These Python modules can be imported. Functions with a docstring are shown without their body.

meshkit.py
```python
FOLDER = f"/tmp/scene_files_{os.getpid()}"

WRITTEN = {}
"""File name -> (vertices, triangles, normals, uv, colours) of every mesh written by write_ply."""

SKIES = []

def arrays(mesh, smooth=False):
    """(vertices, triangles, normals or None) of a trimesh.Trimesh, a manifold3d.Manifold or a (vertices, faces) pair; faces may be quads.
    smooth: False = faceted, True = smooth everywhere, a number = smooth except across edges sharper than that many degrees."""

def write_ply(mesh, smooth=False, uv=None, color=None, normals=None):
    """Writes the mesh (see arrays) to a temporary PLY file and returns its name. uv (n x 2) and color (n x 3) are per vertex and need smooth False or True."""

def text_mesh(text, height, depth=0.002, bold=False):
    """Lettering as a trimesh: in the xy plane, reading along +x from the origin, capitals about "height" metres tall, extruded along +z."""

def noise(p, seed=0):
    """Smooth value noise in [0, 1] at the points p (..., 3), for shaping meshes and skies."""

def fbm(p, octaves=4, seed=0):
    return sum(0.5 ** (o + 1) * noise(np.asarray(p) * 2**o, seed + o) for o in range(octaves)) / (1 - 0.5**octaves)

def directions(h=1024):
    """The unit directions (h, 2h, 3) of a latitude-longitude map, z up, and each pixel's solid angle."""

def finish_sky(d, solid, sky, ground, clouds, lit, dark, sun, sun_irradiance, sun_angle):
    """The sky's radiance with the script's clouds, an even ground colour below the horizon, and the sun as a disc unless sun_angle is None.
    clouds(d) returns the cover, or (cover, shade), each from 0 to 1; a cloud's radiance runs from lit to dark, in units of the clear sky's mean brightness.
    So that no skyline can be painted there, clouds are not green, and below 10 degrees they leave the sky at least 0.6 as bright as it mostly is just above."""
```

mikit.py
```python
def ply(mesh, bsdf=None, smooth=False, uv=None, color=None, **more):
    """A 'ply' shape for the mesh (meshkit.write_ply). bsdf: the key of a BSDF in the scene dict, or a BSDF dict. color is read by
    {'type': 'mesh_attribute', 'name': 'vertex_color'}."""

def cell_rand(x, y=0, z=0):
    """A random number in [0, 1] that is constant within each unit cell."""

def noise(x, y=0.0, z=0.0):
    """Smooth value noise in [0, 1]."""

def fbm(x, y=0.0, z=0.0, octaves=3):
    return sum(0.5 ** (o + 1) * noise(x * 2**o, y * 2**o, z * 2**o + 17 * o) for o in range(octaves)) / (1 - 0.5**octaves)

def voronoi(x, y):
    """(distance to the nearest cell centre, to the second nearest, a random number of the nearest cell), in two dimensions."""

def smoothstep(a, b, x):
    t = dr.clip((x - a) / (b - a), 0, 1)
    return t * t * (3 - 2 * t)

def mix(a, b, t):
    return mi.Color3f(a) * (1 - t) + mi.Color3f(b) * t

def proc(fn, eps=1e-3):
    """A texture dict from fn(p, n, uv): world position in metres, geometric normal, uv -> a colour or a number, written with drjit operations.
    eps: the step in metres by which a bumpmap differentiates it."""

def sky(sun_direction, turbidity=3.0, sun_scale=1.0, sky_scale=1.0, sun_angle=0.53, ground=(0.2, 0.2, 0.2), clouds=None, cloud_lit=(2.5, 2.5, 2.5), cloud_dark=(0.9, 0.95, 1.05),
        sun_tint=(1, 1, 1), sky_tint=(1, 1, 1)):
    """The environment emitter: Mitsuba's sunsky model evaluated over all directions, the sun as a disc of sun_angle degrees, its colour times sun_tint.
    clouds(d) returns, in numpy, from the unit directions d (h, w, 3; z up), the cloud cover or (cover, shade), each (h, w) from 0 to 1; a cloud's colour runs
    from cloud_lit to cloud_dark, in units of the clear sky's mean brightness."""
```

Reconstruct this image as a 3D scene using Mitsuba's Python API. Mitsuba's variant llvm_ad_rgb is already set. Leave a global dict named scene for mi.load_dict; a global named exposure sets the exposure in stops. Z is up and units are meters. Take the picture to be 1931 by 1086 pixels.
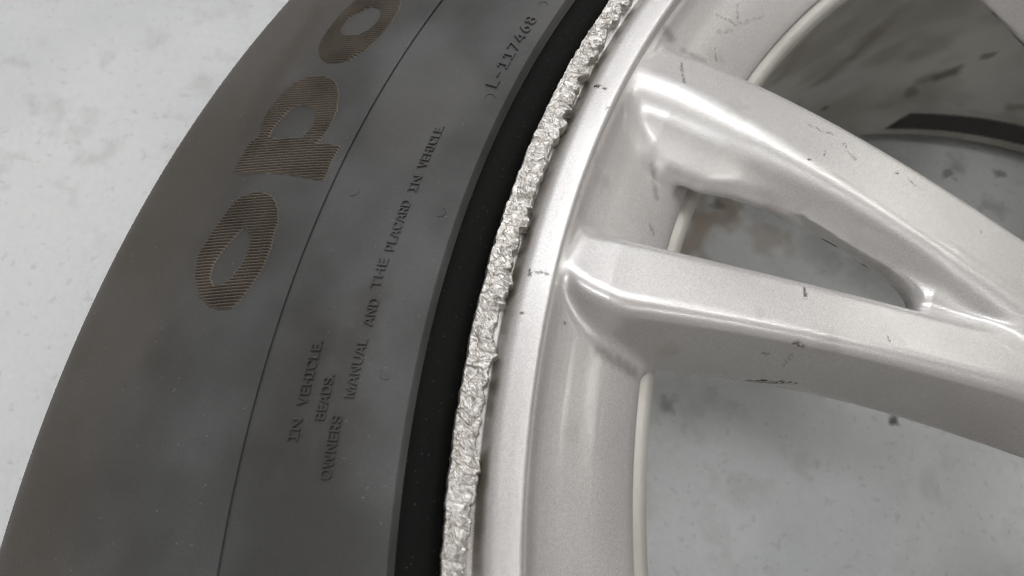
import math, random
import numpy as np, trimesh, shapely
import drjit as dr
import mitsuba as mi
import mikit, meshkit
from mikit import proc, noise, fbm, voronoi, cell_rand, smoothstep, mix

random.seed(7)
T4 = mi.ScalarTransform4f
Z0 = 0.1815                      # height of the upward rim flange above the floor
scene, labels = {}, {}

# ------------------------------------------------------------------ camera, light, exposure
EYE = np.array([-0.24049944, -0.05357615, 0.11536457 + Z0])
FWD = np.array([0.0, 0.40843988, -0.91278522])
DOWN = np.array([0.24112354, -0.88585298, -0.39638863])
FOCAL = 1322.98                  # in pixels of a 1931 wide frame
scene['camera'] = {
    'type': 'thinlens', 'fov_axis': 'x', 'fov': math.degrees(2 * math.atan(965.5 / FOCAL)),
    'to_world': T4().look_at(origin=EYE.tolist(), target=(EYE + FWD).tolist(), up=(-DOWN).tolist()),
    'near_clip': 0.01, 'far_clip': 60.0, 'aperture_radius': 0.0006, 'focus_distance': 0.150,
}
exposure = -0.19
scene['workshop_ambience'] = {'type': 'constant', 'radiance': {'type': 'rgb', 'value': [0.42, 0.40, 0.39]}}
LAMPS = [(-1.1, 1.45, 1.7, 1.25, .6), (-1.1, 2.15, 1.7, 1.25, .6), (0.15, 1.45, 1.7, 1.25, .6), (0.15, 2.15, 1.7, 1.25, .6), (-0.33, -0.56, 3.6, .9, .28)]   # x, y, share of the power, width, depth
LAMP_H, LAMP_POWER = 2.7, 3.5


# ------------------------------------------------------------------ helpers
def obj(key, mesh, bsdf, smooth=30, normals=None, color=None):
    """One shape entry from a mesh given in wheel coordinates (flange plane at z = 0)."""
    v, f, n = meshkit.arrays(mesh, smooth if normals is None else False)
    if normals is not None:
        n = normals
    v = v + [0, 0, Z0]
    path = meshkit.write_ply((v, f), False, None, color, normals=n)
    base, k = key, 0
    while key in scene:
        k += 1
        key = f'{base}_{k:03d}'
    scene[key] = {'type': 'ply', 'filename': path, 'face_normals': n is None, 'bsdf': {'type': 'ref', 'id': bsdf}}
    return key


def grid_faces(nr, nc, wrap=False):
    i, j = np.meshgrid(np.arange(nr - 1), np.arange(nc if wrap else nc - 1), indexing='ij')
    j2 = (j + 1) % nc
    a, b, c, d = i * nc + j, i * nc + j2, (i + 1) * nc + j2, (i + 1) * nc + j
    return np.stack([a, b, c, d], -1).reshape(-1, 4)


def revolve(profile, n=1440, closed=False):
    """Surface of revolution of (r, z) points; outside is to the left walking along the profile seen with r right, z up."""
    P = np.asarray(profile, float)
    if closed:
        P = np.vstack([P, P[:1]])
    t = np.arange(n) / n * 2 * np.pi
    v = np.stack([P[:, :1] * np.cos(t), P[:, :1] * np.sin(t), np.repeat(P[:, 1:], n, 1)], -1).reshape(-1, 3)
    q = grid_faces(len(P), n, True)
    return v, np.vstack([q[:, [0, 1, 2]], q[:, [0, 2, 3]]])


def resample(P, step):
    """Catmull-Rom through the points, resampled to about the given step."""
    from scipy.interpolate import PchipInterpolator
    P = np.asarray(P, float)
    s = np.r_[0, np.cumsum(np.hypot(*np.diff(P, axis=0).T))]
    u = np.linspace(0, s[-1], max(int(s[-1] / step), 2) + 1)
    return np.stack([PchipInterpolator(s, P[:, k])(u) for k in (0, 1)], 1)


def rad(p):
    return dr.sqrt(p.x * p.x + p.y * p.y)


# ------------------------------------------------------------------ materials
MARKS = [(-0.2338, 0.0479, 0.1811, -0.2318, 0.0471, 0.1817, 0.0006, 1), (-0.238, 0.0022, 0.1814, -0.2351, 0.0023, 0.182, 0.00045, 0.8),
         (-0.2382, 0.0026, 0.1813, -0.2379, 0.0016, 0.1814, 0.0005, 0.9), (-0.2352, 0.0029, 0.182, -0.2352, 0.0021, 0.182, 0.0005, 0.8),
         (-0.2307, 0.0419, 0.1821, -0.2304, 0.0423, 0.1821, 0.0004, 0.8), (-0.2408, 0.0064, 0.1785, -0.2405, 0.0059, 0.1788, 0.0008, 1),
         (-0.2315, 0.0234, 0.1764, -0.2314, 0.0235, 0.1763, 0.00035, 0.9), (-0.2154, 0.0652, 0.1753, -0.2144, 0.0585, 0.1765, 0.0004, 0.8),
         (-0.2131, 0.0642, 0.1755, -0.213, 0.0642, 0.1755, 0.0005, 1), (-0.1838, 0.0589, 0.1731, -0.1816, 0.0585, 0.1729, 0.0004, 0.55),
         (-0.1816, 0.058, 0.1729, -0.178, 0.0585, 0.1724, 0.0005, 0.55), (-0.1754, 0.0565, 0.1724, -0.1745, 0.055, 0.1724, 0.0005, 0.55),
         (-0.1745, 0.0546, 0.1725, -0.173, 0.053, 0.1725, 0.0005, 0.55), (-0.1804, 0.0524, 0.1735, -0.1805, 0.0511, 0.1736, 0.0003, 0.9),
         (-0.1595, 0.0525, 0.1709, -0.158, 0.0513, 0.1708, 0.0005, 0.55), (-0.1842, 0.0484, 0.1744, -0.1841, 0.0484, 0.1743, 0.0004, 1),
         (-0.1626, 0.053, 0.1712, -0.1625, 0.053, 0.1712, 0.0004, 1), (-0.2029, 0.0934, 0.1703, -0.202, 0.0896, 0.1691, 0.0004, 0.45),
         (-0.2078, 0.0872, 0.1712, -0.2028, 0.0881, 0.1692, 0.0005, 0.4), (-0.2021, 0.088, 0.1688, -0.1947, 0.0958, 0.1668, 0.0005, 0.3),
         (-0.2069, 0.0827, 0.17, -0.2033, 0.0857, 0.1689, 0.0006, 0.3), (-0.2069, 0.0786, 0.1692, -0.2057, 0.0761, 0.1682, 0.0004, 0.5),
         (-0.2204, 0.073, 0.176, -0.2182, 0.0733, 0.1741, 0.0022, 0.4), (-0.2148, 0.0726, 0.1719, -0.2085, 0.0734, 0.1691, 0.0016, 0.35),
         (-0.1825, 0.018, 0.1719, -0.1825, 0.0156, 0.1724, 0.0005, 0.9), (-0.1649, 0.0121, 0.1719, -0.165, 0.0109, 0.1722, 0.0003, 0.8),
         (-0.1422, 0.0444, 0.1696, -0.1424, 0.0433, 0.1697, 0.00035, 0.8), (-0.184, 0.0053, 0.1726, -0.1823, 0.0051, 0.1718, 0.0007, 0.75),
         (-0.1833, 0.0041, 0.1694, -0.1828, 0.0029, 0.1658, 0.0008, 0.25), (-0.1885, 0.0032, 0.1687, -0.1878, 0.0032, 0.1685, 0.0005, 0.5),
         (-0.1913, -0.0003, 0.1599, -0.1862, 0.0004, 0.16, 0.0006, 0.7), (-0.1862, 0.0004, 0.16, -0.1812, 0.0012, 0.1607, 0.0008, 1),
         (-0.1812, 0.0012, 0.1607, -0.1783, 0.0017, 0.1612, 0.0007, 0.7), (-0.2169, 0.0404, 0.1698, -0.2144, 0.0342, 0.1668, 0.0013, 0.35),
         (-0.2147, 0.0273, 0.1664, -0.2135, 0.0257, 0.1655, 0.0007, 0.5), (-0.2213, -0.0051, 0.1693, -0.2186, -0.0053, 0.1678, 0.0022, 0.5),
         (-0.2186, -0.0055, 0.1678, -0.2126, -0.0056, 0.1638, 0.0022, 0.45), (-0.1632, 0.1393, 0.1176, -0.1629, 0.1398, 0.1172, 0.0005, 0.6),
         (-0.2378, -0.0062, 0.1814, -0.2377, -0.0062, 0.1814, 0.0005, 0.9), (-0.2292, -0.0029, 0.1734, -0.2291, -0.0028, 0.1733, 0.0004, 0.8)]   # scuffs: segment ends, width, strength
RUBBER_MARKS = [(-0.2713, -0.0196, 0.177, -0.2705, -0.0286, 0.1766, 0.009, 0.55), (-0.2705, -0.0286, 0.1766, -0.2702, -0.0373, 0.1763, 0.009, 0.5),
         (-0.2668, -0.0247, 0.178, -0.2664, -0.033, 0.1779, 0.007, 0.5), (-0.2658, -0.0177, 0.1785, -0.2646, -0.0272, 0.1786, 0.006, 0.5),
         (-0.2637, -0.0298, 0.1788, -0.2633, -0.0378, 0.1786, 0.008, 0.5), (-0.2687, -0.0334, 0.177, -0.2679, -0.0395, 0.177, 0.008, 0.5),
         (-0.2649, -0.0093, 0.1789, -0.2641, -0.0154, 0.1791, 0.005, 0.45), (-0.3065, 0.0454, 0.1597, -0.3049, 0.07, 0.1581, 0.005, 0.3),
         (-0.3063, 0.0289, 0.1608, -0.3081, 0.0492, 0.1585, 0.006, 0.25)]
FLOOR_MARKS = [(-0.059, 0.0599, 0.0, -0.0588, 0.0599, 0.0, 0.0045, 1), (-0.1626, 0.04, 0.0, -0.1605, 0.0423, 0.0, 0.005, 0.5),
         (-0.1493, 0.1519, 0.0, -0.149, 0.152, 0.0, 0.004, 0.7), (-0.1714, 0.0034, 0.1642, -0.1713, 0.0034, 0.1642, 0.003, 0.6),
         (-0.0277, 0.2057, 0.0, -0.0275, 0.2057, 0.0, 0.004, 0.6), (0.0017, 0.2161, 0.0, 0.002, 0.2162, 0.0, 0.004, 0.6),
         (-0.1006, 0.1438, 0.0, -0.092, 0.1354, 0.0, 0.016, 0.3), (-0.1723, 0.0366, 0.1673, -0.1709, 0.0359, 0.1668, 0.01, 0.35),
         (-0.0703, 0.1324, 0.0, -0.0568, 0.1243, 0.0, 0.02, 0.3), (-0.1287, 0.1531, 0.0, -0.1174, 0.1499, 0.0, 0.014, 0.25),
         (-0.0238, 0.2174, 0.0, -0.0224, 0.2135, 0.0, 0.008, 0.4), (-0.0074, 0.1928, 0.0, -0.0001, 0.1926, 0.0, 0.008, 0.35),
         (-0.31, 0.0828, 0.1536, -0.3129, 0.0745, 0.1531, 0.014, 0.2)]
BROWN_FLOOR_MARKS = [(-0.1442, 0.1566, 0.0, -0.1548, 0.1393, 0.0, 0.016, 0.75), (-0.1548, 0.1393, 0.0, -0.1635, 0.1215, 0.0, 0.014, 0.7),
         (-0.1878, 0.0389, 0.1649, -0.1227, 0.1391, 0.0, 0.014, 0.45)]
BARREL_MARKS = [(-0.1267, 0.1737, 0.1136, -0.1289, 0.1738, 0.1, 0.01, 0.35), (-0.1287, 0.1737, 0.1015, -0.1299, 0.1741, 0.0904, 0.009, 0.55),
         (-0.1293, 0.1746, 0.0901, -0.1348, 0.172, 0.0768, 0.01, 0.3), (-0.0793, 0.205, 0.0582, -0.0741, 0.2068, 0.0602, 0.008, 0.5),
         (-0.0741, 0.2068, 0.0602, -0.0696, 0.2081, 0.064, 0.006, 0.8), (-0.1201, 0.185, 0.0476, -0.1195, 0.1855, 0.0473, 0.003, 1),
         (-0.0813, 0.2047, 0.0519, -0.078, 0.2065, 0.0455, 0.004, 0.6), (-0.062, 0.2096, 0.0761, -0.0615, 0.2097, 0.0761, 0.004, 0.7),
         (-0.0237, 0.22, 0.0407, -0.0187, 0.2202, 0.0432, 0.005, 0.5), (-0.1675, 0.1312, 0.1344, -0.1626, 0.1421, 0.1038, 0.009, 0.25)]


def stain(p, marks, warp, tear_f, w_f=900):
    """How much of the listed smears (segments with a width and a strength) covers the point; wide ones are soft, narrow ones torn."""
    m, soft = mi.Float(0), mi.Float(0)
    w = warp * (fbm(p.x * w_f, p.y * w_f, p.z * w_f, 2) - 0.5)
    tear = smoothstep(0.3, 0.6, fbm(p.x * tear_f, p.y * tear_f, p.z * tear_f, 2))
    for ax, ay, az, bx, by, bz, wd, st in marks:
        d = mi.Vector3f(bx - ax, by - ay, bz - az)
        q = mi.Vector3f(p.x - ax, p.y - ay, p.z - az)
        t = dr.clip(dr.dot(q, d) / (dr.dot(d, d) + 1e-12), 0, 1)
        e = dr.norm(q - d * t) + w
        if wd > 0.0012:
            soft = dr.maximum(soft, st * smoothstep(wd, 0.0, e))
        else:
            m = dr.maximum(m, st * smoothstep(wd, wd * 0.25, e))
    return dr.clip(dr.maximum(m * tear, soft), 0, 1)


def flake(p):
    k = 5200.0
    return cell_rand(p.x * k, p.y * k, p.z * k)


def paint_color(p, n, uv):
    g = flake(p)
    big = fbm(p.x * 45, p.y * 45, p.z * 45, 3)
    c = mix((0.60, 0.586, 0.576), (0.70, 0.688, 0.681), smoothstep(0.2, 0.8, big)) * (0.88 + 0.24 * g)
    grime = smoothstep(0.66, 0.84, fbm(p.x * 130 + 7, p.y * 130, p.z * 90, 3)) * 0.22
    c = mix(c, (0.30, 0.26, 0.21), grime)
    if MARKS:
        c = mix(c, (0.09, 0.075, 0.06), stain(p, MARKS, 0.0012, 2600))
    return c


scene['clear_lacquer'] = {'type': 'roughconductor', 'material': 'none', 'alpha': 0.02, 'distribution': 'ggx'}


def silver(color_fn, rough=0.38, metallic=0.75, gloss=0.055):
    base = {'type': 'principled', 'base_color': proc(color_fn), 'metallic': metallic, 'roughness': rough, 'specular': 0.5}
    return {'type': 'blendbsdf', 'weight': gloss, 'first': base, 'second': {'type': 'ref', 'id': 'clear_lacquer'}}


scene['silver_paint'] = {'type': 'twosided', 'bsdf': silver(paint_color)}


def barrel_color(p, n, uv):
    s = fbm(p.x * 26, p.y * 26, p.z * 26, 3)
    c = mix((0.40, 0.38, 0.345), (0.54, 0.53, 0.495), smoothstep(0.25, 0.75, s))
    soft = smoothstep(0.50, 0.75, fbm(p.x * 40 + p.z * 30, p.y * 40 - p.z * 30, p.z * 20, 3))
    c = mix(c, (0.27, 0.25, 0.21), soft * 0.5)
    return mix(c, (0.12, 0.095, 0.065), stain(p, BARREL_MARKS, 0.008, 500, 160))


scene['barrel_paint'] = {'type': 'twosided', 'bsdf': {'type': 'principled', 'base_color': proc(barrel_color), 'metallic': 0.45, 'roughness': 0.5, 'specular': 0.5}}


def scuff_color(p, n, uv):
    g = fbm(p.x * 1500, p.y * 1500, p.z * 1500, 3)
    c = mix((0.46, 0.435, 0.395), (0.70, 0.68, 0.645), smoothstep(0.25, 0.7, g))
    dirt = smoothstep(0.60, 0.78, fbm(p.x * 700 + 3, p.y * 700, p.z * 700, 3))
    return mix(c, (0.22, 0.20, 0.175), dirt * 0.6)


scene['torn_alloy'] = {'type': 'twosided', 'bsdf': {'type': 'principled', 'base_color': proc(scuff_color), 'metallic': 0.82, 'roughness': 0.44, 'specular': 0.5}}


def groove_color(p, n, uv):
    """The rim's own paint, with black grime gathered in the groove beside the scuffed flange."""
    r = rad(p)
    c = paint_color(p, n, uv)
    j = 0.0006 * (fbm(p.x * 260, p.y * 260, 1.0, 3) - 0.5)
    g = smoothstep(0.0015, 0.0003, dr.abs(r + j - 0.2405)) * (0.35 + 0.6 * smoothstep(0.35, 0.6, fbm(p.x * 180, p.y * 180, 5.0, 3)))
    return mix(c, (0.16, 0.135, 0.105), g * 0.85)


scene['rim_paint'] = {'type': 'twosided', 'bsdf': silver(groove_color, 0.47, 0.72, 0.025)}


def rubber_color(p, n, uv):
    r = rad(p)
    a = dr.atan2(p.y, p.x)
    dust = fbm(p.x * 38, p.y * 38, p.z * 20, 4)
    c = mix((0.052, 0.052, 0.051), (0.102, 0.104, 0.105), smoothstep(0.28, 0.72, dust))
    brown = smoothstep(0.290, 0.318, r + 0.02 * (fbm(p.x * 22, p.y * 22, 2.0, 3) - 0.5))
    c = mix(c, (0.080, 0.068, 0.055), brown * 0.65)
    grey = smoothstep(0.52, 0.68, fbm(p.x * 30 + 9, p.y * 30, 4.0, 3))
    c = mix(c, (0.105, 0.105, 0.100), grey * 0.65 * smoothstep(0.25, 0.6, fbm(p.x * 9, p.y * 9, 8.0, 2)))
    c = mix(c, (0.040, 0.034, 0.026), stain(p, RUBBER_MARKS, 0.004, 300, 300))
    sp = voronoi(a * 120 + 3 * dust, r * 260)
    c = mix(c, (0.25, 0.24, 0.22), smoothstep(0.05, 0.02, sp[0]) * (sp[2] > 0.86) * 0.7)
    return c * (0.93 + 0.14 * cell_rand(p.x * 4000, p.y * 4000, p.z * 4000))


def rubber_bump(p, n, uv):
    return fbm(p.x * 900, p.y * 900, p.z * 900, 3) * 0.6 + fbm(p.x * 160, p.y * 160, p.z * 160, 2)


scene['dusty_rubber'] = {'type': 'twosided', 'bsdf': {'type': 'bumpmap', 'arbitrary': proc(rubber_bump, 2e-4), 'scale': 0.00012,
                         'bsdf': {'type': 'principled', 'base_color': proc(rubber_color), 'roughness': 0.6, 'specular': 0.35}}}


def letter_color(p, n, uv):
    d = fbm(p.x * 120, p.y * 120, p.z * 120, 3)
    return mix((0.096, 0.082, 0.067), (0.160, 0.138, 0.115), smoothstep(0.25, 0.75, d))


scene['brown_rubber'] = {'type': 'twosided', 'bsdf': {'type': 'principled', 'base_color': proc(letter_color), 'roughness': 0.62, 'specular': 0.3}}


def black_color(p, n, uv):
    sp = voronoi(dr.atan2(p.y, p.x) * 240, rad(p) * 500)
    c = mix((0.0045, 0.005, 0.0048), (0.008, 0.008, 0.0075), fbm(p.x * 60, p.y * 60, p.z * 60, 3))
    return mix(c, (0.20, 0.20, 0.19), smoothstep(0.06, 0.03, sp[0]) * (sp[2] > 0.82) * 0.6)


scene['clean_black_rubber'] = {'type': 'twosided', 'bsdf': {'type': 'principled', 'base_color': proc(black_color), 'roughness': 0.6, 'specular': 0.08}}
scene['balance_tape'] = {'type': 'twosided', 'bsdf': {'type': 'principled', 'base_color': proc(lambda p, n, uv: mix((0.018, 0.016, 0.013), (0.035, 0.031, 0.026), fbm(p.x * 80, p.y * 80, p.z * 80, 3))), 'roughness': 0.55}}


def floor_color(p, n, uv):
    b = fbm(p.x * 7, p.y * 7, 0.5, 4)
    c = mix((0.56, 0.580, 0.588), (0.69, 0.706, 0.711), smoothstep(0.3, 0.7, b))
    worn = smoothstep(0.50, 0.72, fbm(p.x * 60 + 3, p.y * 60, 1.5, 4)) * smoothstep(0.35, 0.65, fbm(p.x * 15 + 11, p.y * 15, 2.5, 3))
    c = mix(c, (0.36, 0.365, 0.35), worn * 0.32)
    grit = fbm(p.x * 700, p.y * 700, 6.0, 3)
    c = c * (0.96 + 0.08 * grit)
    c = mix(c, (0.30, 0.30, 0.28), smoothstep(0.74, 0.84, fbm(p.x * 420, p.y * 420, 9.0, 2)) * 0.22)
    c = mix(c, (0.30, 0.235, 0.175), stain(p, BROWN_FLOOR_MARKS, 0.02, 300, 120))
    return mix(c, (0.13, 0.13, 0.12), stain(p, FLOOR_MARKS, 0.008, 300, 260))


scene['floor_paint'] = {'type': 'twosided', 'bsdf': {'type': 'principled', 'base_color': proc(floor_color), 'roughness': 0.5, 'specular': 0.35}}
scene['lamp_housing'] = {'type': 'twosided', 'bsdf': {'type': 'diffuse', 'reflectance': {'type': 'rgb', 'value': [0.7, 0.7, 0.7]}}}

# ------------------------------------------------------------------ floor and lamps
v = np.array([[-12, -12, -Z0], [12, -12, -Z0], [12, 12, -Z0], [-12, 12, -Z0]], float)
obj('floor', (v, np.array([[0, 1, 2], [0, 2, 3]])), 'floor_paint', False)
labels['floor'] = {'label': 'pale grey painted workshop floor with dark smudges and specks', 'kind': 'structure'}

LAMP_WORDS = ['near left', 'far left', 'near right', 'far right', 'brightest, nearest']
for k, (lx, ly, share, w, d) in enumerate(LAMPS):
    name = 'ceiling_lamp' + (f'_{k:03d}' if k else '')
    box = trimesh.creation.box((w + 0.06, d + 0.06, 0.05))
    box.apply_translation((lx, ly, LAMP_H + 0.03 - Z0))
    obj(name + '__housing', box, 'lamp_housing', False)
    q = np.array([[-w, -d, 0], [w, -d, 0], [w, d, 0], [-w, d, 0]], float) / 2 + [lx, ly, LAMP_H - Z0]
    key = obj(name + '__diffuser', (q, np.array([[0, 2, 1], [0, 3, 2]])), 'lamp_housing', False)
    scene[key]['emitter'] = {'type': 'area', 'radiance': {'type': 'rgb', 'value': [LAMP_POWER * share * 0.985, LAMP_POWER * share * 0.99, LAMP_POWER * share]}}
    labels[name] = {'label': LAMP_WORDS[k] + ' lit panel of the ceiling lamps above the wheel', 'category': 'lamp', 'group': 'lamps on the workshop ceiling'}

TUBES = [(1.05, 1.0, 25.0, 'single bare tube lamp hanging to the right of the lit ceiling panels'), (2.9, 3.5, 130.0, 'single bare tube lamp far behind the lit ceiling panels'), (4.6, 1.9, 0.0, 'single bare tube lamp farthest to the right of the wheel'), (1.2, -1.5, 60.0, 'single bare tube lamp hanging on the near side of the wheel')]
scene['tube_holder'] = {'type': 'twosided', 'bsdf': {'type': 'diffuse', 'reflectance': {'type': 'rgb', 'value': [0.75, 0.75, 0.75]}}}
for k, (lx, ly, turn_, words) in enumerate(TUBES):
    name = 'tube_lamp' + (f'_{k:03d}' if k else '')
    place = trimesh.transformations.translation_matrix((lx, ly, LAMP_H - 0.1 - Z0)) @ trimesh.transformations.rotation_matrix(math.radians(turn_), (0, 0, 1)) @ trimesh.transformations.rotation_matrix(math.pi / 2, (0, 1, 0))
    glow = trimesh.creation.cylinder(.009, 1.16, 20)
    glow.apply_transform(place)
    key = obj(name + '__tube', glow, 'tube_holder')
    scene[key]['emitter'] = {'type': 'area', 'radiance': {'type': 'rgb', 'value': [100.0, 97.0, 88.0]}}
    for zc in (-.6, .6):
        cap = trimesh.creation.cylinder(.018, .035, 20)
        cap.apply_translation((0, 0, zc))
        cap.apply_transform(place)
        obj(name + '__end_cap', cap, 'tube_holder')
    labels[name] = {'label': words, 'category': 'lamp'}

# ------------------------------------------------------------------ the wheel
W = 'car_wheel'
labels[W] = {'label': 'silver twin-spoke car wheel with scuffed rim edge and black tyre, lying on pale floor', 'category': 'wheel'}

# tyre: dusty outer sidewall from the step beside the rim to the tread and round to the back
side = np.array([(0.2541, -0.0004), (0.262, -0.0018), (0.2808, -0.0084), (0.295, -0.0146), (0.31, -0.0219), (0.3205, -0.0277), (0.3272, -0.0325), (0.3313, -0.04), (0.3335, -0.05)])

side_fine = resample(side, .0012)


def side_z(r):
    return np.interp(r, side_fine[:, 0], side_fine[:, 1])


front = np.vstack([[(.2530, -.0030), (.25360, -.0014), (.25390, -.0006)], resample(side, .0012)])
front = front[(np.abs(front[:, 0] - .2808) > .0008)]
i = np.searchsorted(front[:, 0], .2808)
zg = -.0084
front = np.vstack([front[:i], [(.2801, zg + .0003), (.28046, zg + .00012), (.28058, zg - .0005), (.28092, zg - .0006), (.28106, zg - .0001), (.2815, zg - .0003)], front[i:]])
tread = [(.3345, -.056)]
for zc in (-.066, -.084, -.102, -.120):
    tread += [(.336, zc + .005), (.336, zc + .0045), (.329, zc + .004), (.329, zc - .004), (.336, zc - .0045), (.336, zc - .005)]
back = [(.3345, -.132), (.3335, -.138), (.3313, -.147), (.3272, -.1545), (.310, -.1665), (.295, -.1750), (.2808, -.1795), (.268, -.1808), (.256, -.1805), (.2480, -.177), (.2435, -.168)]
tp = np.vstack([front, tread, back])
vv, ff = revolve(tp, 1440)
obj(W + '__tyre', (vv, ff[:, ::-1]), 'dusty_rubber', 40)
labels[W + '__tyre'] = {'label': 'dusty black tyre with raised ribbed lettering on its sidewall'}
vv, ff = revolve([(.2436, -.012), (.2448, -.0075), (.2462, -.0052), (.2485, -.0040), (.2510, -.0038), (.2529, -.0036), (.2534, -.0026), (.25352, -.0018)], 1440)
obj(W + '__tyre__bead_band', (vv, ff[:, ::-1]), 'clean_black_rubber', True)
labels[W + '__tyre__bead_band'] = {'label': 'clean deep black rubber band right beside the metal rim'}


# ribbed letters of the big word on the sidewall, as relief patches in (angle, radius)
def on_side(th, r, h):
    z = side_z(r)
    t = np.radians(th)
    dz = (side_z(r + 1e-4) - side_z(r - 1e-4)) / 2e-4
    nl = np.sqrt(1 + dz ** 2)
    rr = r - dz / nl * h
    return np.stack([rr * np.cos(t), rr * np.sin(t), z + h / nl], -1)


RO = .293
def smooth_poly(pts, k=.5):
    p = shapely.Polygon([(-(t) * math.pi / 180 * RO * 1000, r) for t, r in pts])
    return p.buffer(k, quad_segs=12).buffer(-2 * k, quad_segs=12).buffer(k, quad_segs=12)


TOP_O = [(166.24, 303.35), (167.31, 304.76), (168.47, 304.61), (169.17, 304.45), (169.71, 303.42), (170.23, 301.22), (170.48, 298.81), (170.48, 295.91), (170.28, 293.09), (169.56, 290.65), (168.71, 289.69), (167.7, 289.19), (166.82, 289.74), (166.09, 291.17), (165.21, 294.07), (164.54, 298.42), (164.58, 302.11), (165.31, 303.4)]
TOP_H = [(166.89, 298.72), (167.5, 301.62), (168.16, 301.62), (168.57, 300.46), (168.77, 298.17), (168.74, 295.3), (168.36, 293.55), (167.77, 292.71), (167.27, 293.34), (166.85, 294.91), (166.72, 297.42)]
LET_B = [(174.91, 303.9), (174.23, 305.45), (173.41, 305.92), (172.56, 305.32), (171.8, 303.55), (171.47, 301.06), (171.34, 297.96), (171.42, 294.89), (171.7, 292.46), (172.29, 290.28), (173.24, 288.42), (174.07, 287.94), (174.77, 288.29), (175.06, 289.11), (175.11, 283.08), (175.82, 283.37), (176.95, 282.95), (176.84, 286.97), (176.72, 292.24), (176.69, 297.49), (176.75, 302.71), (176.74, 305.76), (175.87, 305.75), (175.2, 305.43), (174.94, 304.23)]
HOL_B = [(174.84, 301.69), (174.33, 301.76), (173.74, 301.2), (173.26, 300.33), (173.06, 298.08), (173.11, 295.73), (173.32, 293.78), (173.78, 292.47), (174.36, 292.14), (174.85, 292.98), (174.91, 296.81), (174.91, 300.1)]
BOT_O = [(178.91, 302.3), (178.36, 301.61), (177.9, 300.16), (177.66, 297.62), (177.67, 295.01), (177.9, 292.46), (178.43, 290.17), (179.01, 288.89), (179.27, 288.92), (180.22, 288.11), (181.06, 288.05), (181.89, 289.19), (182.47, 290.34), (182.83, 291.47), (182.88, 293.2), (182.82, 295.91), (182.38, 299.58), (181.54, 302.8), (180.62, 304.02), (179.76, 303.31)]
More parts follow.
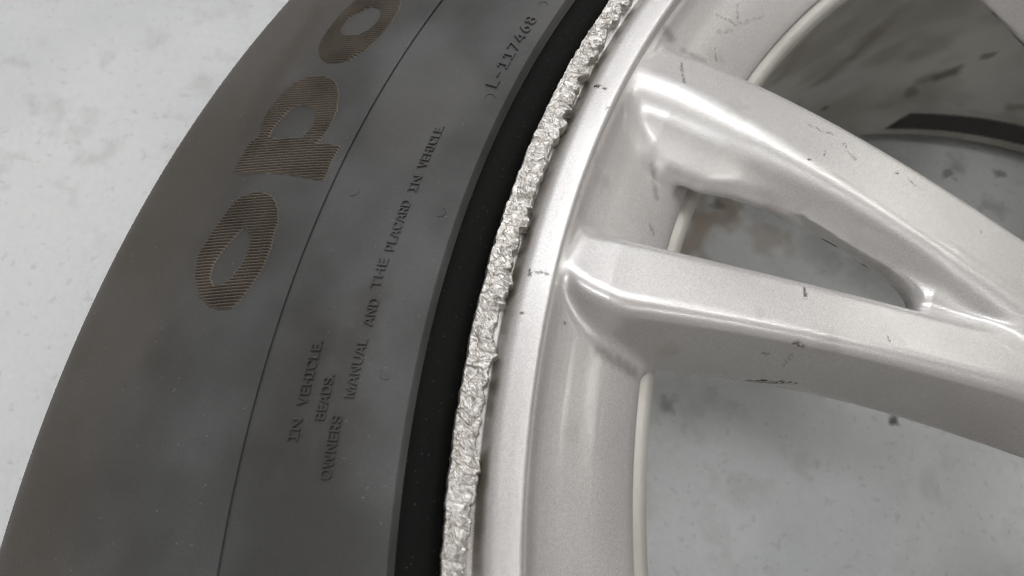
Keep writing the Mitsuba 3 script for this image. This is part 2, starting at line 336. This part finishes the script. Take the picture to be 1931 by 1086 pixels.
HOL_O = [(180.35, 298.73), (179.54, 296.88), (179.29, 295.95), (179.8, 293.54), (180.36, 292.79), (181.01, 292.83), (181.57, 294.02), (181.85, 295.34), (181.97, 297.27), (181.57, 299.05), (180.98, 299.55)]


def ribbed_letter(outer, hole, name):
    P = smooth_poly(outer, .12 if outer is LET_B else .5).difference(smooth_poly(hole, .4))
    x0, y0, x1, y1 = P.bounds
    st = .10
    X, Y = np.meshgrid(np.arange(x0 - .4, x1 + .4, st), np.arange(y0 - .4, y1 + .4, st))
    pts = shapely.points(X, Y)
    sd = shapely.distance(P.boundary, pts) * np.where(shapely.contains_xy(P, X, Y), 1, -1)
    u = (X + .12 * (Y - 290)) / .70
    tri = np.abs((u - np.floor(u)) * 2 - 1)
    rib = np.clip((tri - .28) / .44, 0, 1)
    rib = rib * rib * (3 - 2 * rib)
    s = np.clip((sd + .12) / .24, 0, 1)
    h = s * (.04 + .60 * rib) - .05 * (1 - s)
    v = on_side(-X / RO / 1000 * 180 / math.pi, Y / 1000, h / 1000).reshape(-1, 3)
    q = grid_faces(*X.shape)
    q = q[(sd.ravel()[q] > -.22).any(1)]
    m = trimesh.Trimesh(v, np.vstack([q[:, [0, 1, 2]], q[:, [0, 2, 3]]]), process=False)
    m.remove_unreferenced_vertices()
    k = obj(W + '__tyre__raised_letter', m, 'brown_rubber', True)
    labels[k] = {'label': name}


ribbed_letter(BOT_O, HOL_O, 'ribbed brown letter o, lowest of the three in the photo')
ribbed_letter(LET_B, HOL_B, 'ribbed brown letter b between the two letters o')
ribbed_letter(TOP_O, TOP_H, 'ribbed brown letter o at the top edge of the photo')


def moulded(text, th0, th1, r, cap, h=.00050):
    m = meshkit.text_mesh(text, cap, h + .00025)
    v = np.array(m.vertices)
    x = (v[:, 0] - v[:, 0].min()) / np.ptp(v[:, 0])
    rr = r + v[:, 1]
    p = on_side(th0 + (th1 - th0) * x, rr, v[:, 2] - .00025)
    m = trimesh.Trimesh(p, m.faces, process=False)
    return obj(W + '__tyre__moulded_text', m, 'dusty_rubber', 25)


for text, a, b, r, cap in [('VEHICLE.', 175.81, 173.5, 0.26313, 0.00175), ('IN', 177.05, 176.22, 0.26304, 0.00175), ('PLACARD', 179.92, 177.51, 0.26324, 0.00175),
                           ('THE', 181.62, 180.31, 0.26361, 0.00175), ('AND', 183.2, 182.06, 0.263, 0.00175), ('MANUAL', 186.03, 183.73, 0.26315, 0.00175),
                           ('OWNERS', 188.98, 186.72, 0.26444, 0.00175), ('VEHICLE.', 186.43, 183.96, 0.27107, 0.0018), ('IN', 187.69, 186.89, 0.27122, 0.0018),
                           ('BEADS.', 186.91, 185.22, 0.26735, 0.00175), ('L-117468', 170.72, 165.95, 0.25689, 0.0024)]:
    moulded(text, a, b, r, cap)
for th, r, rot in [(177.32, 0.27558, 150), (177.75, 0.25728, 170), (185.0, 0.25872, 60), (171.35, 0.25719, -70), (164.95, 0.25777, -60)]:
    t = np.radians(np.linspace(rot, rot + 170, 24))
    rr, hh = np.meshgrid([.00075, .0009, .00115, .0013], [0])
    ring = []
    for q, h in ((.0008, -.0001), (.0009, .0002), (.0011, .0002), (.0012, -.0001)):
        ring.append(on_side(th - np.degrees(q * np.cos(t) / r), r + q * np.sin(t), np.full(24, h)))
    obj(W + '__tyre__moulded_mark', (np.array(ring).reshape(-1, 3), grid_faces(4, 24)[:, ::-1]), 'dusty_rubber', 40)

# rim: lip, flange groove, hidden outer barrel, back flange, inner barrel with the rounded ring under the spokes
lip = resample([(.2334, -.0085), (.2332, -.0030), (.2332, -.0006), (.2334, .0002), (.2340, .0006), (.2350, .0005), (.2366, .0002), (.2382, -.0002), (.2391, -.0007), (.2398, -.0015), (.2406, -.0027), (.2411, -.0031), (.2417, -.0030), (.2424, -.0026), (.2434, -.0023), (.2448, -.0023), (.2455, -.0030), (.2458, -.0048), (.2450, -.0070), (.2425, -.0105)], .00022)
hidden = [(.2290, -.019), (.2200, -.035), (.2190, -.060), (.2205, -.080), (.2275, -.146), (.2290, -.162), (.2430, -.164), (.2450, -.1690), (.2420, -.1720)]
vv, ff = revolve(np.vstack([lip, hidden]), 1800)
obj(W + '__rim', (vv, ff[:, ::-1]), 'rim_paint', True)
labels[W + '__rim'] = {'label': 'silver painted rim with bright rounded lip and grimy groove'}
inner = np.vstack([[(.2420, -.1720), (.2265, -.1728), (.2247, -.1722)], resample([(.2241, -.1712), (.2236, -.163), (.2229, -.1500), (.2221, -.1470), (.2185, -.105), (.2152, -.070), (.2122, -.0430), (.2100, -.0330), (.2081, -.0283), (.2070, -.0245), (.2074, -.0222), (.2090, -.0210), (.2135, -.0209)], .0006)])
vv, ff = revolve(inner, 1200)
obj(W + '__rim__barrel', (vv, ff[:, ::-1]), 'barrel_paint', 40)
labels[W + '__rim__barrel'] = {'label': 'dull grey inner barrel with brown smears seen between the spokes'}


# dark tape on the inner barrel, above its back edge
def barrel_r(z):
    return np.interp(z, inner[2:, 1], inner[2:, 0])


th = np.linspace(108, 20, 180)
zz = np.array([-.1525, -.1532, -.158, -.1652, -.1660])
off = np.array([.0000, -.0009, -.0009, -.0009, .0000])
t = np.radians(th)[:, None] + 0 * zz
t[0] += np.radians(1.2) * np.linspace(-1, 1, 5)
r_ = barrel_r(zz) + off + 0 * t
obj(W + '__rim__balance_tape', (np.stack([r_ * np.cos(t), r_ * np.sin(t), zz + 0 * t], -1).reshape(-1, 3), grid_faces(180, 5)), 'balance_tape', 40)
labels[W + '__rim__balance_tape'] = {'label': 'dark strip stuck round the inner barrel near its back edge'}

# scuffed flange: torn, ploughed metal along the outermost edge
na, nw = 3400, 60
A = np.linspace(126, 236, na)
sarc = np.radians(A) * 246.0                                  # mm along the edge
U = np.linspace(0, 1, nw)
S_, U_ = np.meshgrid(sarc, U, indexing='ij')


def N1(x, f, seed):
    return meshkit.noise(np.stack([x * f, 0 * x, 0 * x], -1), seed) - .5


from scipy.spatial import cKDTree
rng = np.random.default_rng(5)
P3 = lambda a, b, fa, fb: np.stack([a * fa, b * fb, 0 * a], -1)
w_out = 246.0 + .30 * N1(sarc, .8, 4) + .18 * N1(sarc, 2.4, 5)
R_ = 241.0 + 5.2 * U_                                           # nominal radius of a point, mm
# torn plates: each has its own tilt, height, ploughing direction and reach over the groove
m_ = int((sarc[-1] - sarc[0]) * 5.4 / 3.4)
seed = np.stack([rng.uniform(sarc[0], sarc[-1], m_), rng.uniform(240.6, 246.6, m_)], 1)
warp = 1.0 * (meshkit.noise(P3(S_, R_, .9, .9), 21) - .5), .8 * (meshkit.noise(P3(S_, R_, 1.1, 1.1), 22) - .5)
q_ = np.stack([S_ + warp[0], R_ + warp[1]], -1)
dist, near = cKDTree(seed * [1.25, .8]).query(q_ * [1.25, .8], k=2)
sel = near[..., 0]
loc_s, loc_r = q_[..., 0] - seed[sel, 0], q_[..., 1] - seed[sel, 1]
tilt_s, tilt_r, lift = rng.normal(0, .06, m_), rng.normal(0, .05, m_), rng.normal(0, .05, m_)
ang, freq, amp = rng.normal(.15, .42, m_), rng.uniform(2.8, 6.0, m_), rng.uniform(.04, .13, m_)
reach = rng.normal(0, .45, m_)
along = loc_s * np.cos(ang[sel]) + loc_r * np.sin(ang[sel])
across = -loc_s * np.sin(ang[sel]) + loc_r * np.cos(ang[sel])
plough = meshkit.noise(P3(along * freq[sel] + 31.7 * sel, across, 1.0, .35), 23)
plough = 1 - np.abs(2 * plough - 1)
plough2 = meshkit.noise(P3(along * freq[sel] * 2.7 + 17.3 * sel, across, 1.0, .6), 24)
crack = np.clip((dist[..., 1] - dist[..., 0]) / .22, 0, 1)
w_in = np.interp(A, [126, 155, 163, 172, 183, 196, 236], [242.9, 242.8, 242.1, 241.3, 241.2, 241.8, 242.2]) + .7 * N1(sarc, .30, 1) + .7 * N1(sarc, 1.1, 2) + .5 * N1(sarc, 3.0, 6) + .75 * reach[sel[:, 3]]
w_in = np.convolve(np.pad(w_in, 1, mode='edge'), np.ones(3) / 3, 'valid')
r_s = w_in[:, None] + (w_out - w_in)[:, None] * U_
body = np.clip(np.minimum(U_ / .10, (1 - U_) / .07), 0, 1)
body = np.sqrt(body * (2 - body))
edge = np.clip(np.minimum(U_, 1 - U_) / .05, 0, 1)
burr = np.clip(1 - U_ / .35, 0, 1)                              # flaps torn over towards the groove
h = -.95 + 1.0 * body - .75 * U_
h += (.5 * tilt_s[sel] * loc_s + tilt_r[sel] * loc_r + lift[sel] + amp[sel] * 1.7 * (plough - .5) + .10 * (plough2 - .5) - .08 * (1 - crack)) * edge
h += burr * edge * (.5 * (meshkit.noise(P3(S_, R_, 1.3, .8), 27) - .4) + .22 * (meshkit.noise(P3(S_, R_, 3.6, 1.5), 28) - .5))
h += .05 * (meshkit.noise(P3(S_, R_, 6.0, 6.0), 25) - .5) * edge
h -= 1.5 * (1 - np.clip(U_ / .04, 0, 1)) + 2.0 * (1 - np.clip((1 - U_) / .05, 0, 1))
t = np.radians(A)[:, None]
obj(W + '__rim__scuffed_edge', (np.stack([r_s * np.cos(t), r_s * np.sin(t), h], -1).reshape(-1, 3) / 1000, grid_faces(na, nw)[:, ::-1]), 'torn_alloy', 50)
labels[W + '__rim__scuffed_edge'] = {'label': 'torn, gouged bare metal along the outermost rim edge'}

# ------------------------------------------------------------------ spokes: one implicit surface, meshed in cylindrical coordinates
NP = 8
PITCH = 2 * np.pi / NP
CEN = math.radians(172.0)


def pol(c, r):
    x = np.clip(r, .118, .236) - .18
    return np.radians(np.polyval(c, x)) - CEN


def zR(r):
    return -.004 - .008 * np.clip((.222 - r) / .10, 0, 1.5)


def smax(a, b, k):
    hh = np.maximum(k - np.abs(a - b), 0) / k
    return np.maximum(a, b) + hh * hh * k * .25


def smin(a, b, k):
    hh = np.maximum(k - np.abs(a - b), 0) / k
    return np.minimum(a, b) - hh * hh * k * .25


UP_R, UP_T = [624.759, -38.973, 166.608], [460.788, 18.762, 160.243]
LO_R, LO_T, LO_B = [22.574, 35.681, 178.014], [-207.959, 52.518, 173.478], [550.776, 26.908, 179.811]
UPB_R = np.array([.118, .137, .150, .1571, .1650, .1731, .1825, .1929, .2017, .2085, .236])
UPB_T = np.radians([172.9, 171.1, 169.4, 168.8, 168.48, 168.32, 168.22, 168.40, 168.76, 169.4, 170.0]) - CEN
dish_poly = np.vstack([resample([(.2385, -.0040), (.2333, -.0047), (.2305, -.0072), (.2270, -.0095), (.2230, -.0114), (.2195, -.0132), (.2160, -.0154), (.2130, -.0175), (.2110, -.0191), (.2103, -.0201)], .0013), [(.2120, -.0208), (.2385, -.0208)]])


def dish_d(r, z):
    """Signed distance to the dished ring between the lip and the windows, in the (r, z) half plane."""
    P = dish_poly
    Q = np.roll(P, -1, 0)
    best, inside = np.full(np.broadcast(r, z).shape, 1e9), np.zeros(np.broadcast(r, z).shape, bool)
    for (ax, ay), (bx, by) in zip(P, Q):
        ex, ey = bx - ax, by - ay
        tt = np.clip(((r - ax) * ex + (z - ay) * ey) / (ex * ex + ey * ey), 0, 1)
        best = np.minimum(best, (r - ax - ex * tt) ** 2 + (z - ay - ey * tt) ** 2)
        c = ((ay > z) != (by > z))
        inside ^= c & (r < (bx - ax) * (z - ay) / (by - ay if by != ay else 1e-12) + ax)
    return np.sqrt(best) * np.where(inside, -1, 1)


def plane2(s, z, s0, z0, s1, z1):
    """Half plane in a spoke's cross-section, positive on the left of the way from point 0 to point 1."""
    dx, dz = s1 - s0, z1 - z0
    L = np.sqrt(dx * dx + dz * dz)
    return (-(s - s0) * dz + (z - z0) * dx) / L


def field(r, a, z, dish=None):
    """a: angle measured from the middle of its pair of spokes. Returns the distance-like field (negative inside)."""
    zr = zR(r)
    d = dish_d(r, z) if dish is None else dish
    out = []
    # upper spoke, with the web that joins the pair towards the hub; the window between the two is cut out of both
    T, R = pol(UP_T, r), pol(UP_R, r)
    B = np.interp(r, UPB_R, UPB_T)
    s = a * r
    f = plane2(s, z, T * r, zr - .003, R * r, zr)                               # top facet
    f = smax(f, plane2(s, z, R * r, zr, B * r, zr - .0092), .0042)              # near facet, down to the window
    f = smax(f, plane2(s, z, T * r - .0018, zr - .015, T * r, zr - .003), .0022)
    hi = (pol(LO_R, r) * .4 + pol(LO_T, r) * .6) * r
    web_z = zr - np.interp(r, [.154, .172], [.0062, .0105])
    w = smax(smax(z - web_z, s - hi, .001), R * r - s, .001)
    f = smin(f, w, .0070)
    edge_r = .1560 + .0165 * np.exp(-np.maximum(np.degrees(a + CEN) - 168.5, -.5) / .75)
    f = smax(f, smin(s - B * r, r - edge_r, .0012), .0034)
    f = smax(f, (zr - .0110) - z, .0012)
    out.append(smax(f, r - .2326, .003))
    # lower spoke
    turn = np.radians(1.6) * np.clip((r - .217) / .0155, 0, 1) ** 2
    T, R, B = pol(LO_T, r), pol(LO_R, r) - turn, pol(LO_B, r) - turn
    f = plane2(s, z, T * r, zr - .003, R * r, zr)
    f = smax(f, plane2(s, z, R * r, zr, B * r, zr - .0155), .0030)
    f = smax(f, plane2(s, z, T * r - .0018, zr - .015, T * r, zr - .003), .0022)
    f = smax(f, (zr - .0160) - z, .0016)
    out.append(smax(f, r - .2324, .004))
    f = smin(out[0], out[1], .004)
    # hub
    hub = smax(smax(r - .074, z + .016, .003), -.042 - z, .003)
    hub = smax(hub, .030 - r, .002)
    f = smin(f, hub, .012)
    return smin(f, d, .0024)


rs = np.r_[np.arange(.026, .112, .0022), np.arange(.112, .2362, .00075)]
fine_a = np.radians(np.arange(149.0, 196.0, .22))
gap = 2 * np.pi - (fine_a[-1] - fine_a[0])
coarse = fine_a[-1] + np.linspace(0, gap, int(gap / math.radians(.75)) + 1)[1:-1]
as_ = np.r_[fine_a, coarse]
zs = np.arange(-.0450, .0012, .0009)
loc = lambda a: (a - CEN + PITCH / 2) % PITCH - PITCH / 2
Fv = np.empty((len(rs), len(as_), len(zs)), np.float32)
DD = dish_d(rs[:, None], zs[None, :])
for j0 in range(0, len(as_), 64):
    sl = slice(j0, j0 + 64)
    Fv[:, sl] = field(rs[:, None, None], loc(as_[sl])[None, :, None], zs[None, None, :], DD[:, None, :])

# surface nets: one vertex in every cell that the surface crosses, then pulled onto the surface
nr, na_, nz = Fv.shape
S8 = Fv < 0
cnt = np.zeros((nr - 1, na_, nz - 1), np.uint8)
rollS = np.roll(S8, -1, 1)
for Q in (S8, rollS):
    for di in (0, 1):
        for dk in (0, 1):
            cnt += Q[di:nr - 1 + di, :, dk:nz - 1 + dk]
act = (cnt > 0) & (cnt < 8)
idx = np.full(act.shape, -1, np.int64)
ci, cj, ck = np.nonzero(act)
idx[ci, cj, ck] = np.arange(len(ci))
an = np.r_[as_, as_[0] + 2 * np.pi]
c0 = np.stack([rs[ci], an[cj], zs[ck]], 1)
c1 = np.stack([rs[ci + 1], an[cj + 1], zs[ck + 1]], 1)
num, den = np.zeros((len(ci), 3)), np.zeros(len(ci))
corner = lambda di, dj, dk: Fv[ci + di, (cj + dj) % na_, ck + dk]
for e0 in np.ndindex(2, 2, 2):
    for ax in range(3):
        if e0[ax]:
            continue
        e1 = list(e0); e1[ax] = 1
        f0, f1 = corner(*e0), corner(*e1)
        cross = (f0 < 0) != (f1 < 0)
        tt = np.where(cross, f0 / np.where(cross, f0 - f1, 1), 0)
        pt = np.repeat(np.array(e0, float)[None], len(ci), 0)
        pt[:, ax] = tt
        num[cross] += pt[cross]
        den += cross
uvw = num / den[:, None]
C = c0 + (c1 - c0) * uvw
X = np.stack([C[:, 0] * np.cos(C[:, 1]), C[:, 0] * np.sin(C[:, 1]), C[:, 2]], 1)


def fx(X):
    return field(np.hypot(X[:, 0], X[:, 1]), loc(np.arctan2(X[:, 1], X[:, 0]) % (2 * np.pi)), X[:, 2])


def grad(X, e=4e-5):
    return np.stack([(fx(X + d) - fx(X - d)) / (2 * e) for d in np.eye(3) * e], 1)


cell = np.where((C[:, 1] <= fine_a[-1]), .0006, .0015)
for _ in range(2):
    G = grad(X)
    step = fx(X)[:, None] * G / np.maximum((G * G).sum(1, keepdims=True), .2)
    L = np.linalg.norm(step, axis=1, keepdims=True)
    X = X - step * np.minimum(1, cell[:, None] / np.maximum(L, 1e-12))
NRM = grad(X, 1.2e-4)
NRM /= np.linalg.norm(NRM, axis=1, keepdims=True) + 1e-12
quads = []


def emit(edge_i, edge_j, edge_k, flip, offs):
    ids = []
    ok = np.ones(len(edge_i), bool)
    for di, dj, dk in offs:
        i_, j_, k_ = edge_i + di, (edge_j + dj) % na_, edge_k + dk
        good = (i_ >= 0) & (i_ < nr - 1) & (k_ >= 0) & (k_ < nz - 1)
        ok &= good
        ids.append(np.where(good, idx[np.clip(i_, 0, nr - 2), j_, np.clip(k_, 0, nz - 2)], -1))
    q = np.stack(ids, 1)
    q[flip] = q[flip][:, ::-1]
    ok &= (q >= 0).all(1)
    quads.append(q[ok])


e = np.nonzero(S8[:-1] != S8[1:])
emit(*e, ~S8[:-1][e], [(0, -1, -1), (0, 0, -1), (0, 0, 0), (0, -1, 0)])
e = np.nonzero(S8 != rollS)
emit(*e, ~S8[e], [(-1, 0, -1), (-1, 0, 0), (0, 0, 0), (0, 0, -1)])
e = np.nonzero(S8[:, :, :-1] != S8[:, :, 1:])
emit(*e, ~S8[:, :, :-1][e], [(-1, -1, 0), (0, -1, 0), (0, 0, 0), (-1, 0, 0)])
Q4 = np.vstack(quads)
F3 = np.vstack([Q4[:, [0, 1, 2]], Q4[:, [0, 2, 3]]])
fn = np.cross(X[F3[:, 1]] - X[F3[:, 0]], X[F3[:, 2]] - X[F3[:, 0]])
if (fn * NRM[F3[:, 0]]).sum() < 0:
    F3 = F3[:, ::-1]
# drop what lies under the lip
cen = X[F3].mean(1)
r_c, a_c, z_c = np.hypot(cen[:, 0], cen[:, 1]), np.arctan2(cen[:, 1], cen[:, 0]) % (2 * np.pi), cen[:, 2]
la = loc(a_c)
pair = np.round((a_c - CEN - la) / PITCH).astype(int) % NP
dz_ = dish_d(r_c, z_c)
is_dish = (dz_ < .0006) & (r_c > .2)
mid = math.radians(171.5) - CEN
owner = np.where(r_c < .080, 1000, np.where(is_dish, 2000, pair * 2 + (la > mid)))


def piece(mask, key):
    f = F3[mask]
    u, inv = np.unique(f, return_inverse=True)
    return obj(key, (X[u], inv.reshape(-1, 3)), 'silver_paint', normals=NRM[u])


piece(owner == 2000, W + '__rim__dished_ring')
piece(owner == 1000, W + '__hub')
for k in range(2 * NP):
    key = piece(owner == k, W + '__spoke')
    if k == 0:
        labels[key] = {'label': 'upper spoke in the photo, with a broad white highlight along its ridge'}
    if k == 1:
        labels[key] = {'label': 'lower spoke in the photo, its outer end next to the worst scuffing'}
print('spoke triangles', len(F3))
